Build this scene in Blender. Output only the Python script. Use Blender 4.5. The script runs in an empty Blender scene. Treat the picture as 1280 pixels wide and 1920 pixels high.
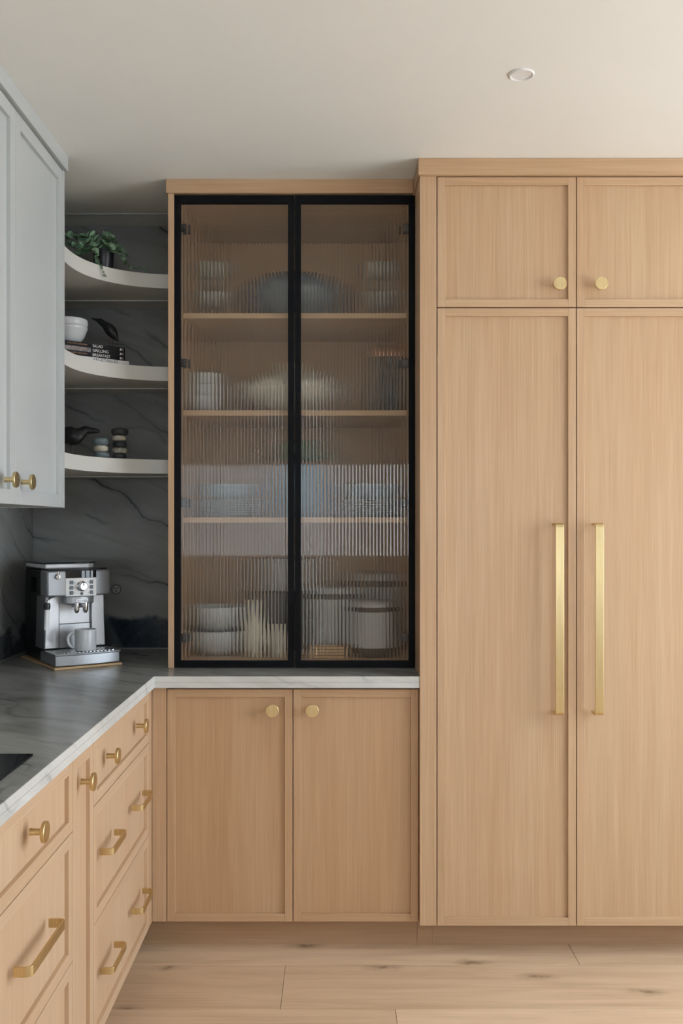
import bpy, bmesh, math, random
from mathutils import Vector, Matrix
random.seed(7)
PI = math.pi
S = bpy.context.scene
COL = S.collection

# ------------------------------------------------------------------ camera
FPX, CX, CY, CAMZ = 1749.0, 628.0, 985.0, 1.42        # focal length and vanishing point in 1280x1920 pixels
cam = bpy.data.objects.new('camera', bpy.data.cameras.new('camera'))
COL.objects.link(cam)
cam.data.sensor_fit = 'VERTICAL'; cam.data.sensor_height = 36.0; cam.data.sensor_width = 24.0
cam.data.lens = FPX / 1920 * 36
cam.data.shift_x = (640 - CX) / 1920; cam.data.shift_y = (CY - 960) / 1920
cam.data.clip_start = 0.02
cam.location = (0, 0, CAMZ); cam.rotation_euler = (PI / 2, 0, 0)
S.camera = cam
# ------------------------------------------------------------------ world, daylight, exposure
WORLD = 6.4
w = bpy.data.worlds.new('overcast_sky'); S.world = w; w.use_nodes = True
w.node_tree.nodes['Background'].inputs[0].default_value = (0.84, 0.93, 1.03, 1)
w.node_tree.nodes['Background'].inputs[1].default_value = WORLD
def portal(name, loc, rot, sx, sy):
    l = bpy.data.lights.new(name, 'AREA'); l.shape = 'RECTANGLE'; l.size = sx; l.size_y = sy
    l.cycles.is_portal = True
    o = bpy.data.objects.new(name, l); COL.objects.link(o); o.location = loc; o.rotation_euler = rot
RX, FY = 2.35, -2.6                                    # right wall, wall behind the camera
WR = (0.9, 3.05, 0.45, 2.50)                         # window opening in the right wall: y0 y1 z0 z1
WF = (-0.1, 1.9, 1.08, 2.06)                          # window behind the camera: x0 x1 z0 z1
portal('daylight_portal', (RX + .08, (WR[0]+WR[1])/2, (WR[2]+WR[3])/2), (0, PI/2, 0), WR[3]-WR[2], WR[1]-WR[0])
portal('daylight_portal', ((WF[0]+WF[1])/2, FY - .08, (WF[2]+WF[3])/2), (PI/2, 0, 0), WF[1]-WF[0], WF[3]-WF[2])
sun = bpy.data.lights.new('sun', 'SUN'); sun.energy = 15.0; sun.angle = math.radians(2); sun.color = (1.0, .97, .93)
so = bpy.data.objects.new('sun', sun); COL.objects.link(so); so.rotation_euler = (0, math.radians(-20), 0); so.location = (-2, 0, 8)   # high, from behind the house: added to bounce light off the paving onto the ceiling
S.view_settings.view_transform = 'Standard'; S.view_settings.look = 'None'
S.view_settings.gamma = 1.0; S.view_settings.use_curve_mapping = False
S.view_settings.exposure = 0.45
S.cycles.use_denoising = True; S.cycles.use_adaptive_sampling = True; S.cycles.adaptive_threshold = 0.02
S.cycles.max_bounces = 12; S.cycles.diffuse_bounces = 5; S.cycles.glossy_bounces = 4; S.cycles.transmission_bounces = 8
S.cycles.sample_clamp_indirect = 5.0

# ------------------------------------------------------------------ materials
class NT:
    def __init__(s, name):
        s.m = bpy.data.materials.new(name); s.m.use_nodes = True
        s.t = s.m.node_tree; s.b = s.t.nodes['Principled BSDF']
    def n(s, kind, **kw):
        nd = s.t.nodes.new('ShaderNode' + kind)
        for k, v in kw.items():
            if k[0] == '_': setattr(nd, k[1:], v)
        for k, v in kw.items():
            if k[0] != '_':
                key = int(k[1:]) if k[0] == 'i' and k[1:].isdigit() else k.replace('__', ' ')
                if isinstance(v, bpy.types.NodeSocket): s.t.links.new(v, nd.inputs[key])
                else: nd.inputs[key].default_value = v
        return nd
    def math(s, op, a, b=None, c=None):
        kw = {'_operation': op, 'i0': a}
        if b is not None: kw['i1'] = b
        if c is not None: kw['i2'] = c
        return s.n('Math', **kw).outputs[0]
    def vmath(s, op, a, b):
        return s.n('VectorMath', _operation=op, i0=a, i1=b).outputs[0]
    def ramp(s, fac, stops):
        r = s.n('ValToRGB', Fac=fac); e = r.color_ramp.elements
        while len(e) < len(stops): e.new(0.5)
        for el, (p, c) in zip(e, stops):
            el.position = p; el.color = (*c, 1) if len(c) == 3 else c
        return r.outputs[0]
    def mix(s, fac, a, b, blend='MIX'):
        nd = s.n('MixRGB', _blend_type=blend, i0=fac, i1=a, i2=b); return nd.outputs[0]
    def out(s, **kw):
        for k, v in kw.items():
            key = k.replace('__', ' ')
            if isinstance(v, bpy.types.NodeSocket): s.t.links.new(v, s.b.inputs[key])
            else: s.b.inputs[key].default_value = v
        return s.m
    def coords(s, rnd=0.0):
        c = s.n('TexCoord').outputs['Object']
        if rnd:
            r = s.n('ObjectInfo').outputs['Random']
            off = s.n('CombineXYZ', X=s.math('MULTIPLY', r, rnd), Y=s.math('MULTIPLY', r, rnd * 2.7), Z=s.math('MULTIPLY', r, rnd * 1.9)).outputs[0]
            c = s.vmath('ADD', c, off)
        return c
    def noise(s, vec, scale=1, detail=2, rough=.5, dist=0):
        return s.n('TexNoise', Vector=vec, Scale=scale, Detail=detail, Roughness=rough, Distortion=dist).outputs[0]
    def bump(s, h, strength=.1, dist=.001):
        return s.n('Bump', Height=h, Strength=strength, Distance=dist).outputs[0]

def rgba(c): return (*c, 1)
def plain(name, col, rough=.5, metal=0, var=.04, scale=30, **kw):
    """painted / glazed / metal surface with faint procedural mottling"""
    t = NT(name)
    f = t.noise(t.coords(), scale, 3)
    lo = tuple(max(0, c * (1 - var)) for c in col); hi = tuple(min(1, c * (1 + var)) for c in col)
    return t.out(Base__Color=t.ramp(f, [(.3, lo), (.7, hi)]), Roughness=rough, Metallic=metal, **kw)

def oak(name, grain='z', lo=(.47, .31, .18), hi=(.60, .42, .265), rough=.42):
    t = NT(name); c = t.coords(9.0)
    k = {'x': 0, 'y': 1, 'z': 2}[grain]
    def st(a, b):
        v = [a, a, a]; v[k] = b; return tuple(v)
    fine = t.noise(t.vmath('MULTIPLY', c, st(260, 3.5)), 1, 3, .6)
    mid = t.noise(t.vmath('MULTIPLY', c, st(42, 1.1)), 1, 2, .55, .3)
    broad = t.noise(t.vmath('MULTIPLY', c, st(7, .5)), 1, 2, .5, .8)
    f = t.math('MULTIPLY_ADD', fine, .55, t.math('MULTIPLY_ADD', mid, .28, t.math('MULTIPLY', broad, .17)))
    col = t.ramp(f, [(.32, lo), (.68, hi)])
    hue = t.ramp(broad, [(.35, (1.0, .955, .93)), (.65, (1.0, 1.0, 1.0))])
    col = t.mix(1.0, col, hue, 'MULTIPLY')
    return t.out(Base__Color=col, Roughness=rough, Normal=t.bump(fine, .12, .0006), Specular__IOR__Level=.35)

OAKV = oak('oak_vertical_grain', 'z')
OAKH = oak('oak_horizontal_grain', 'x')
BASEV_SHADE = oak('oak_base_shaded_vertical', 'z', (.435, .275, .152), (.565, .380, .228))  # base door oak: dimmer light and warm bounce put into the colour
BASEH_SHADE = oak('oak_base_shaded_horizontal', 'x', (.435, .275, .152), (.565, .380, .228))  # same shaded tone for the base door rails
OAKS_LIT = oak('oak_shelf_lit', 'x', (.60, .42, .25), (.72, .53, .34))  # cabinet shelf oak lightened in colour to stand in for light behind the glass
INNERV_LIT = oak('oak_interior_lit', 'z', (.56, .385, .225), (.68, .49, .31))  # cabinet lining, lightened the same way for missing interior light
RUNV_LIT = oak('oak_drawer_lit_vertical', 'z', (.52, .36, .225), (.65, .475, .315))  # drawer oak made paler: side light from the window put into the colour
RUNH_LIT = oak('oak_drawer_lit_horizontal', 'x', (.52, .36, .225), (.65, .475, .315))  # same lit tone for the drawer rails
KICK_SHADE = oak('oak_toe_kick_shaded', 'x', (.36, .235, .135), (.46, .315, .19))  # toe kick oak darkened in colour for the shade under the overhang
BOARD = oak('bamboo_board', 'x', (.45, .30, .16), (.62, .44, .25))

def floor_mat():
    t = NT('oak_floor_planks'); c = t.coords(13.0)
    fine = t.noise(t.vmath('MULTIPLY', c, (3, 120, 40)), 1, 4, .6)
    fig = t.noise(t.vmath('MULTIPLY', c, (1.3, 11, 5)), 1, 3, .55, 1.2)
    f = t.math('MULTIPLY_ADD', fine, .4, t.math('MULTIPLY', fig, .6))
    col = t.ramp(f, [(.30, (.53, .38, .245)), (.5, (.66, .495, .335)), (.70, (.75, .575, .405))])
    r = t.n('ObjectInfo').outputs['Random']
    col = t.mix(1.0, col, t.ramp(r, [(0, (.84, .81, .78)), (1, (1.04, 1.03, 1.02))]), 'MULTIPLY')
    warp = t.vmath('ADD', t.vmath('MULTIPLY', c, (2.3, 5.2, 1)), t.vmath('MULTIPLY', t.n('TexNoise', Vector=c, Scale=22.0).outputs[1], (.22, .22, 0)))
    v = t.n('TexVoronoi', _voronoi_dimensions='2D', Vector=warp, Scale=1.0, Randomness=1.0)
    knot = t.math('LESS_THAN', t.n('SeparateColor', Color=v.outputs['Color']).outputs[0], .55)
    kd = t.ramp(v.outputs['Distance'], [(.02, (1, 1, 1)), (.07, (.45, .45, .45)), (.17, (0, 0, 0))])
    col = t.mix(t.math('MULTIPLY', t.math('MULTIPLY', kd, knot), .75), col, (.17, .105, .06, 1))
    return t.out(Base__Color=col, Roughness=.42, Normal=t.bump(fine, .1, .0006), Specular__IOR__Level=.35)
FLOOR = floor_mat()

def stone_mat(name, base=1.0, rough=.22, vk=.88, con=0.0):
    t = NT(name); c = t.coords()
    big = t.noise(c, 1.7, 4, .6)
    d0 = t.n('VectorMath', _operation='DOT_PRODUCT', i0=c, i1=(.36, .55, .93)).outputs['Value']
    streak = t.noise(t.vmath('ADD', t.vmath('MULTIPLY', c, (2.2, 2.2, 2.2)), t.n('CombineXYZ', Z=t.math('MULTIPLY', d0, 14.0)).outputs[0]), 1, 5, .62, .5)
    f = t.math('MULTIPLY_ADD', streak, .6, t.math('MULTIPLY', big, .4))
    b = base
    col = t.ramp(f, [(.30+con*.06, ((.225-con*.06)*b, (.23-con*.06)*b, (.218-con*.06)*b)), (.48, (.285*b, .29*b, .278*b)), (.68-con*.06, ((.345+con*.05)*b, (.35+con*.05)*b, (.338+con*.045)*b))])
    # thin dark veins running down to the right
    wob = t.noise(c, 1.5, 3, .5)
    fr = t.noise(c, 26, 4, .65)
    d = t.math('ADD', t.math('MULTIPLY', d0, 3.1), t.math('MULTIPLY_ADD', wob, 1.9, t.math('MULTIPLY', fr, .07)))
    pp = t.math('PINGPONG', d, .5)
    vein = t.ramp(pp, [(0, (1, 1, 1)), (.010, (.8, .8, .8)), (.022, (.22, .22, .22)), (.10, (0, 0, 0))])
    msk = t.ramp(t.noise(c, 2.6, 2), [(.42, (0, 0, 0)), (.56, (1, 1, 1))])
    col = t.mix(t.math('MULTIPLY', t.math('MULTIPLY', vein, msk), vk), col, (.028, .034, .04, 1))
    d2 = t.math('ADD', t.math('MULTIPLY', d0, 7.3), t.math('MULTIPLY_ADD', t.noise(c, 2.9, 3), 1.5, t.math('MULTIPLY', fr, .12)))
    v2 = t.ramp(t.math('PINGPONG', d2, .5), [(0, (1, 1, 1)), (.03, (.3, .3, .3)), (.07, (0, 0, 0))])
    m2 = t.ramp(t.noise(c, 4.1, 2), [(.50, (0, 0, 0)), (.62, (1, 1, 1))])
    col = t.mix(t.math('MULTIPLY', t.math('MULTIPLY', v2, m2), .7*vk), col, (.05, .06, .07, 1))
    # the blue-black seam low on the wall
    z = t.n('SeparateXYZ', Vector=c).outputs[2]
    zz = t.math('ADD', z, t.math('MULTIPLY', t.noise(c, 4.2, 4, .6), .16))
    ma = t.n('MapRange', Value=zz, **{'From__Min': 1.125, 'From__Max': 1.105}).outputs[0]
    mb = t.n('MapRange', Value=z, **{'From__Min': .925, 'From__Max': .93}).outputs[0]
    navy = t.ramp(t.noise(c, 16, 5, .7), [(.35, (.008, .014, .022)), (.6, (.03, .045, .06)), (.75, (.12, .14, .15))])
    blot = t.ramp(t.noise(t.vmath('MULTIPLY', c, (3.0, 3.0, 7.0)), 1, 5, .65), [(.44, (0, 0, 0)), (.50, (1, 1, 1))])
    xs = t.n('SeparateXYZ', Vector=c).outputs[0]
    core = t.n('MapRange', Value=t.math('ADD', xs, t.math('MULTIPLY', z, .5)), **{'From__Min': -.46, 'From__Max': -.38}).outputs[0]
    col = t.mix(t.math('MULTIPLY', t.math('MULTIPLY', ma, mb), t.math('MAXIMUM', core, t.math('MULTIPLY', blot, .8))), col, navy)
    return t.out(Base__Color=col, Roughness=rough, Specular__IOR__Level=.5)
STONE = stone_mat('grey_quartzite', .88)
EDGE = stone_mat('grey_quartzite_edge', 2.05, .5, .35)
TOP = stone_mat('grey_quartzite_top', 1.0, .26, .5, 1.0)

def brass(name, rough=.36):
    t = NT(name); c = t.coords()
    f = t.noise(t.vmath('MULTIPLY', c, (400, 400, 8)), 1, 2)
    return t.out(Base__Color=t.ramp(f, [(.3, (.65, .50, .25)), (.7, (.75, .60, .335))]), Metallic=1.0, Roughness=rough)
BRASS = brass('satin_brass')
GREY = plain('grey_cabinet_paint', (.51, .535, .535), .38, var=.012, scale=6)
SHELFP_LIT = plain('grey_shelf_paint_lit', (.66, .655, .61), .4, var=.012, scale=6)  # cabinet grey lightened and warmed: light on the shelves put into the colour
CEIL = plain('ceiling_paint', (.835, .835, .80), .9, var=.01, scale=3)
WALL = plain('wall_paint', (.78, .76, .73), .85, var=.01, scale=3)
BLACKM = plain('black_metal_frame', (.004, .0045, .006), .5, var=.1, Specular__IOR__Level=.12)
BLACKP = plain('black_plastic', (.012, .012, .014), .32, var=.1)
BLACKW = plain('black_painted_wood', (.008, .008, .009), .36, var=.3, scale=60, Specular__IOR__Level=.3)
WHITE = plain('white_glazed_ceramic', (.56, .585, .60), .22, var=.02)
WHITEP = plain('white_plastic', (.80, .80, .80), .35, var=.01)
CREAM = plain('cream_ceramic', (.74, .70, .58), .5, var=.03)
BLUEW = plain('pale_blue_glaze', (.46, .56, .64), .45, var=.08)
BLUE = plain('blue_glaze', (.18, .31, .44), .4, var=.12)
STEEL = plain('brushed_steel', (.50, .51, .525), .42, metal=1.0, var=.03, scale=80)
SILVER = plain('silver_plastic', (.42, .44, .46), .36, metal=.7, var=.01)
CHROME = plain('chrome', (.85, .86, .88), .06, metal=1.0, var=.0)
DARKST = plain('smoked_steel_grey', (.05, .05, .055), .15, var=.05)
GLASSBLK = plain('black_glass', (.006, .006, .008), .04, var=.0)
COPPER = plain('copper', (.72, .40, .26), .28, metal=1.0, var=.05)
BAMBOO = plain('slatted_wood', (.62, .40, .18), .5, var=.1, scale=50)
SOIL = plain('potting_soil', (.03, .022, .015), .95, var=.5, scale=200)
PAPER = plain('book_pages', (.72, .69, .62), .9, var=.06, scale=300)
BOOKBLK = plain('black_book_cover', (.006, .006, .007), .5, var=.2, Specular__IOR__Level=.2)
BOOKGRY = plain('grey_book_cover_band', (.20, .18, .18), .4, var=.6, scale=55)
BOOKWHT = plain('white_book_cover', (.72, .72, .71), .45, var=.03)
INKW = plain('white_lettering', (.75, .74, .70), .5, var=0)
INKO = plain('orange_lettering', (.42, .20, .08), .5, var=.1)
INKD = plain('dark_lettering', (.05, .055, .07), .5, var=0)
STEMM = plain('green_stem', (.10, .17, .06), .6, var=.2)
def leafm(name, a, b):
    t = NT(name)
    r = t.n('ObjectInfo').outputs['Random']
    return t.out(Base__Color=t.ramp(t.math('MULTIPLY_ADD', t.noise(t.coords(), 40, 2), .4, t.math('MULTIPLY', r, .6)), [(.2, a), (.8, b)]), Roughness=.5)
LEAF = leafm('eucalyptus_leaf', (.085, .18, .10), (.29, .44, .29))
LEAF2 = leafm('succulent_leaf', (.14, .30, .15), (.42, .58, .38))
def pebble(name, a, b):
    t = NT(name); c = t.coords(5.0)
    return t.out(Base__Color=t.ramp(t.noise(c, 90, 4, .7), [(.35, a), (.65, b)]), Roughness=.6)
PEB = {'d': pebble('dark_pebble', (.02, .025, .027), (.055, .06, .065)), 'b': pebble('blue_grey_pebble', (.10, .14, .16), (.19, .23, .25)),
       'c': pebble('cream_pebble', (.40, .37, .30), (.62, .58, .49)), 's': pebble('speckled_pebble', (.14, .14, .12), (.52, .50, .44))}
def glass(name, col=(1, 1, 1), rough=0.0, ior=1.45):
    t = NT(name)
    return t.out(Base__Color=rgba(col), Roughness=rough, IOR=ior, Transmission__Weight=1.0)
REED = glass('reeded_glass', (.97, .945, .90), 0.0, 1.46)
BLUEGLASS = plain('blue_grey_glass', (.15, .19, .24), .12, var=.2)
SMOKEGLASS = plain('smoky_glass', (.40, .41, .39), .12, var=.15)
def pane_mat():
    t = NT('window_pane'); n = t.t.nodes
    tr = t.n('BsdfTransparent'); gl = t.n('BsdfGlossy', Roughness=.0)
    mx = t.n('MixShader', i0=.06, i1=tr.outputs[0], i2=gl.outputs[0])
    t.t.links.new(mx.outputs[0], n['Material Output'].inputs['Surface'])
    return t.m
PANE = pane_mat()

# ------------------------------------------------------------------ mesh helpers
class MB:
    def __init__(s): s.v = []; s.f = []
    def add(s, vs, fs):
        o = len(s.v); s.v += [tuple(p) for p in vs]; s.f += [tuple(i + o for i in f) for f in fs]; return s
    def box(s, x0, x1, y0, y1, z0, z1):
        return s.add([(x0,y0,z0),(x1,y0,z0),(x1,y1,z0),(x0,y1,z0),(x0,y0,z1),(x1,y0,z1),(x1,y1,z1),(x0,y1,z1)],
                     [(0,3,2,1),(4,5,6,7),(0,1,5,4),(1,2,6,5),(2,3,7,6),(3,0,4,7)])
    def lathe(s, prof, c=(0,0,0), seg=32, axis='z', sx=1, sy=1):
        vs, fs = [], []; n = len(prof)
        def T(p):
            x, y, z = p[0]*sx, p[1]*sy, p[2]
            if axis == '-y': x, y, z = x, -z, y
            elif axis == 'x': x, y, z = z, x, y
            return (x + c[0], y + c[1], z + c[2])
        for r, z in prof:
            for k in range(seg):
                a = 2*PI*k/seg; vs.append(T((r*math.cos(a), r*math.sin(a), z)))
        for i in range(n-1):
            for k in range(seg):
                k2 = (k+1) % seg
                fs.append((i*seg+k, i*seg+k2, (i+1)*seg+k2, (i+1)*seg+k))
        if prof[0][0] > 1e-6: fs.append(tuple(reversed(range(seg))))
        if prof[-1][0] > 1e-6: fs.append(tuple((n-1)*seg + k for k in range(seg)))
        return s.add(vs, fs)
    def prism(s, poly, a, b, axis='z'):
        """polygon extruded from a to b; axis z: poly=(x,y); y: poly=(x,z); x: poly=(y,z)"""
        n = len(poly)
        def T(p, h):
            return (p[0], p[1], h) if axis == 'z' else (p[0], h, p[1]) if axis == 'y' else (h, p[0], p[1])
        vs = [T(p, a) for p in poly] + [T(p, b) for p in poly]
        fs = [tuple(range(n))[::-1], tuple(range(n, 2*n))] + [(i, (i+1) % n, n+(i+1) % n, n+i) for i in range(n)]
        return s.add(vs, fs)
    def tube(s, pts, rad, seg=10, res=0, sy=1.0):
        """tube along points; rad a number or a list; res>0 smooths with Catmull-Rom; sy squashes the side-to-side width"""
        pts = [Vector(p) for p in pts]; R = list(rad) if isinstance(rad, (list, tuple)) else [rad]*len(pts)
        if res:
            P, Q = [], []
            for i in range(len(pts)-1):
                p0, p1, p2, p3 = pts[max(i-1,0)], pts[i], pts[i+1], pts[min(i+2,len(pts)-1)]
                r0, r1, r2, r3 = R[max(i-1,0)], R[i], R[i+1], R[min(i+2,len(pts)-1)]
                for j in range(res):
                    u = j/res
                    cr = lambda a,b,c,d: .5*((2*b)+(c-a)*u+(2*a-5*b+4*c-d)*u*u+(3*b-a-3*c+d)*u**3)
                    P.append(cr(p0,p1,p2,p3)); Q.append(max(.0002, cr(r0,r1,r2,r3)))
            P.append(pts[-1]); Q.append(R[-1]); pts, R = P, Q
        vs, fs = [], []; prev = None
        for i, p in enumerate(pts):
            t = (pts[min(i+1,len(pts)-1)] - pts[max(i-1,0)]).normalized()
            if prev is None:
                ref = Vector((0,1,0)) if abs(t.y) < .9 else Vector((1,0,0))
                a = (ref - t*ref.dot(t)).normalized()
            else: a = (prev - t*prev.dot(t)).normalized()
            prev = a; b = t.cross(a)
            for k in range(seg):
                an = 2*PI*k/seg; vs.append(p + a*(R[i]*sy*math.cos(an)) + b*(R[i]*math.sin(an)))
        for i in range(len(pts)-1):
            for k in range(seg):
                k2 = (k+1) % seg; fs.append((i*seg+k, (i+1)*seg+k, (i+1)*seg+k2, i*seg+k2))
        fs.append(tuple(range(seg))); fs.append(tuple(reversed([(len(pts)-1)*seg+k for k in range(seg)])))
        return s.add(vs, fs)
    def mesh(s, name, mat, smooth=None):
        me = bpy.data.meshes.new(name); me.from_pydata(s.v, [], s.f)
        bm = bmesh.new(); bm.from_mesh(me); bmesh.ops.recalc_face_normals(bm, faces=bm.faces); bm.to_mesh(me); bm.free()
        me.materials.append(mat)
        if smooth:
            me.polygons.foreach_set('use_smooth', [True]*len(me.polygons)); me.set_sharp_from_angle(angle=math.radians(smooth))
        me.update(); return me
    def build(s, name, mat, parent=None, bevel=0, smooth=None, loc=None, seg=2):
        o = bpy.data.objects.new(name, s.mesh(name, mat, smooth)); COL.objects.link(o)
        if parent: o.parent = parent
        if loc: o.location = loc
        if bevel:
            m = o.modifiers.new('edge', 'BEVEL'); m.width = bevel; m.segments = seg; m.limit_method = 'ANGLE'; m.angle_limit = math.radians(35)
        return o
def box(*a): return MB().box(*a)
def lathe(*a, **k): return MB().lathe(*a, **k)
def thing(name, label, cat, loc=(0,0,0), rz=0, group=None):
    o = bpy.data.objects.new(name, None); COL.objects.link(o); o.empty_display_size = .05
    o.location = loc; o.rotation_euler = (0, 0, rz); return tag(o, label, cat, group)
def tag(o, label, cat, group=None):
    o['label'] = label; o['category'] = cat
    if group: o['group'] = group
    return o
def struct(o): o['kind'] = 'structure'; return o
def text(name, body, size, mat, parent, loc, rz=0, width=None, bold=0.0, space=1.0):
    c = bpy.data.curves.new(name, 'FONT'); c.body = body; c.size = size; c.extrude = .00015; c.offset = bold; c.space_character = space
    c.align_x = 'LEFT'; c.align_y = 'CENTER'
    o = bpy.data.objects.new(name, c); COL.objects.link(o)
    dg = bpy.context.evaluated_depsgraph_get(); me = bpy.data.meshes.new_from_object(o.evaluated_get(dg))
    bpy.data.objects.remove(o)
    if width:
        xs = [v.co.x for v in me.vertices]; k = width/(max(xs)-min(xs)); m0 = min(xs)
        for v in me.vertices: v.co.x = (v.co.x-m0)*k
    me.materials.clear(); me.materials.append(mat)
    t = bpy.data.objects.new(name, me); COL.objects.link(t); t.parent = parent; t.location = loc; t.rotation_euler = (PI/2, 0, rz)
    return t

# ------------------------------------------------------------------ the room
LX, BY, CZ = -1.234, 3.77, 2.624
NY = FY
fl = struct(box(LX-.1, RX+.1, FY-.1, BY+.1, -.06, -.016).build('floor', plain('subfloor', (.10, .07, .045), .9)))
rows = [3.29, 3.014]
while rows[-1] > FY: rows.append(rows[-1] - .276)
rows = [BY, 3.566] + rows
seams_shift = 1
seams = {1: [.791, -1.13], 2: [-.16, 2.0], 3: [.177], 4: [-.62, 1.5]}
pm = {}
for i in range(len(rows)-1):
    y1, y0 = rows[i], max(rows[i+1], FY)
    cuts = sorted([LX] + [c for c in seams.get(i - seams_shift, [random.uniform(-.9, .6), random.uniform(1.1, 2.6)]) if LX < c < RX] + [RX])
    for a, b in zip(cuts, cuts[1:]):
        o = box(0, b-a-.0012, 0, y1-y0-.0012, -.016, 0).build('floor_plank', FLOOR, fl, .0008, loc=(a, y0, 0), seg=1)
# ceiling with a round cut-out for the downlight
DL = (.497, 2.489); DR = .028
mb = MB(); q = .08; n = 32
x0, x1, y0, y1 = DL[0]-q, DL[0]+q, DL[1]-q, DL[1]+q
X0, X1, Y0, Y1 = LX-.1, RX+.1, FY-.1, BY+.1
for r in ((X0,x0,Y0,Y1),(x1,X1,Y0,Y1),(x0,x1,Y0,y0),(x0,x1,y1,Y1)):
    mb.add([(r[0],r[2],CZ),(r[1],r[2],CZ),(r[1],r[3],CZ),(r[0],r[3],CZ)], [(0,3,2,1)])
ins, outs = [], []
for k in range(n):
    a = 2*PI*(k+.5)/n; c_, s_ = math.cos(a), math.sin(a); m = q/max(abs(c_), abs(s_))
    ins.append((DL[0]+DR*c_, DL[1]+DR*s_, CZ)); outs.append((DL[0]+m*c_, DL[1]+m*s_, CZ))
mb.add(ins+outs, [(k, (k+1)%n, n+(k+1)%n, n+k) for k in range(n)])
for i in range(4):   # square corners of the cut-out
    a = PI/4 + i*PI/2; cx, cy = DL[0]+q*(1 if math.cos(a)>0 else -1), DL[1]+q*(1 if math.sin(a)>0 else -1)
    k = 4 + 8*i
    mb.add([outs[k-1], outs[k % n], (cx, cy, CZ)], [(0,1,2)])
me = mb.mesh('ceiling', CEIL)
ceil = bpy.data.objects.new('ceiling', me); COL.objects.link(ceil); struct(ceil)
box(X0, X1, Y0, Y1, CZ+.12, CZ+.2).build('ceiling_slab', WALL, ceil)

wb = struct(box(LX-.1, RX+.1, BY, BY+.1, -.06, CZ+.15).build('wall_back', WALL))
box(-1.214, -.5818, 3.75, BY, .9226, CZ-.001).build('stone_slab', STONE, wb, .0005)
box(-.5818, .27, 3.75, BY, .9226, 1.2).build('stone_slab', STONE, wb, .0005)
wl = struct(box(LX-.1, LX, FY-.1, BY, -.06, CZ+.15).build('wall_left', WALL))
box(LX, -1.214, 1.0, 3.75, .9226, 1.50).build('stone_slab', STONE, wl, .0005)
box(LX, -1.214, 3.05, 3.75, 1.50, CZ-.001).build('stone_slab', STONE, wl, .0005)
y0, y1, z0, z1 = WR
struct(box(RX, RX+.15, FY-.1, y0, -.06, CZ+.15).box(RX, RX+.15, y1, BY+.1, -.06, CZ+.15)
       .box(RX, RX+.15, y0, y1, -.06, z0).box(RX, RX+.15, y0, y1, z1, CZ+.15).build('wall_right', WALL))
x0, x1, a0, a1 = WF
struct(box(LX-.1, x0, FY-.15, FY, -.06, CZ+.15).box(x1, RX, FY-.15, FY, -.06, CZ+.15)
       .box(x0, x1, FY-.15, FY, -.06, a0).box(x0, x1, FY-.15, FY, a1, CZ+.15).build('wall_front', WALL))
# window on the right
w1 = bpy.data.objects.new('window_1', None); COL.objects.link(w1); struct(w1)
fw = .05
for k in range(4):
    a, b = y0+(y1-y0)*k/4, y0+(y1-y0)*(k+1)/4
    f = box(RX+.05, RX+.1, a, a+fw, z0, z1).box(RX+.05, RX+.1, b-fw, b, z0, z1).box(RX+.05, RX+.1, a+fw, b-fw, z0, z0+fw).box(RX+.05, RX+.1, a+fw, b-fw, z1-fw, z1).build('window_frame', BLACKM, w1)
    box(RX+.07, RX+.076, a+fw, b-fw, z0+fw, z1-fw).build('pane', PANE, f)
w2 = bpy.data.objects.new('window_2', None); COL.objects.link(w2); struct(w2)
for k in range(3):
    a, b = x0+(x1-x0)*k/3, x0+(x1-x0)*(k+1)/3
    f = box(a, a+.04, FY-.1, FY-.05, a0, a1).box(b-.04, b, FY-.1, FY-.05, a0, a1).box(a+.04, b-.04, FY-.1, FY-.05, a0, a0+.04).box(a+.04, b-.04, FY-.1, FY-.05, a1-.04, a1).build('window_frame', WHITEP, w2)
    box(a+.04, b-.04, FY-.08, FY-.074, a0+.04, a1-.04).build('pane', PANE, f)
# unseen ground outside the window, pale to bounce sunlight onto the ceiling
struct(box(RX+.15, 14, -9, 12, -.2, -.05).build('ground', plain('pale_paving', (.55, .53, .50), .9)))
# light trim where the ceiling meets the stone over the corner shelves
struct(box(-1.214, -.5818, 3.600, 3.606, CZ-.004, CZ+.001).build('trim_1', GREY))

# ------------------------------------------------------------------ hardware and shaker fronts
def knob(parent, x, z, name='knob'):
    pr = [(.0001, 0), (.0075, 0), (.0068, .006), (.0068, .021), (.012, .023), (.0205, .0255), (.0215, .027), (.0215, .0325), (.0205, .0335), (.0001, .0335)]
    return lathe(pr, (0, 0, 0), 36, '-y').build(name, BRASS, parent, smooth=35, loc=(x, 0, z))
def ubar(L, p, t, r):
    """outline of a bent flat bar seen edge on: along the first axis, out towards negative second axis"""
    def arc(cx, cy, rr, a0, a1): return [(cx+rr*math.cos(a0+(a1-a0)*k/6), cy+rr*math.sin(a0+(a1-a0)*k/6)) for k in range(7)]
    o = [(0, 0)] + arc(r, -p+r, r, PI, 1.5*PI) + arc(L-r, -p+r, r, 1.5*PI, 2*PI) + [(L, 0)]
    i = [(L-t, 0)] + arc(L-r, -p+r, r-t, 2*PI, 1.5*PI) + arc(r, -p+r, r-t, 1.5*PI, PI) + [(t, 0)]
    return o + i
def pull(parent, x0, x1, z, h=.017):
    o = MB().prism([(x0+a, b) for a, b in ubar(x1-x0, .036, .0055, .014)], z-h/2, z+h/2).build('pull_handle', BRASS, parent, .0006, 30)
    return o
def long_handle(parent, x0, x1, z0, z1):
    return MB().prism([(b, z0+a) for a, b in ubar(z1-z0, .052, .007, .014)], x0, x1, 'x').build('long_handle', BRASS, parent, .0007, 30)
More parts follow.
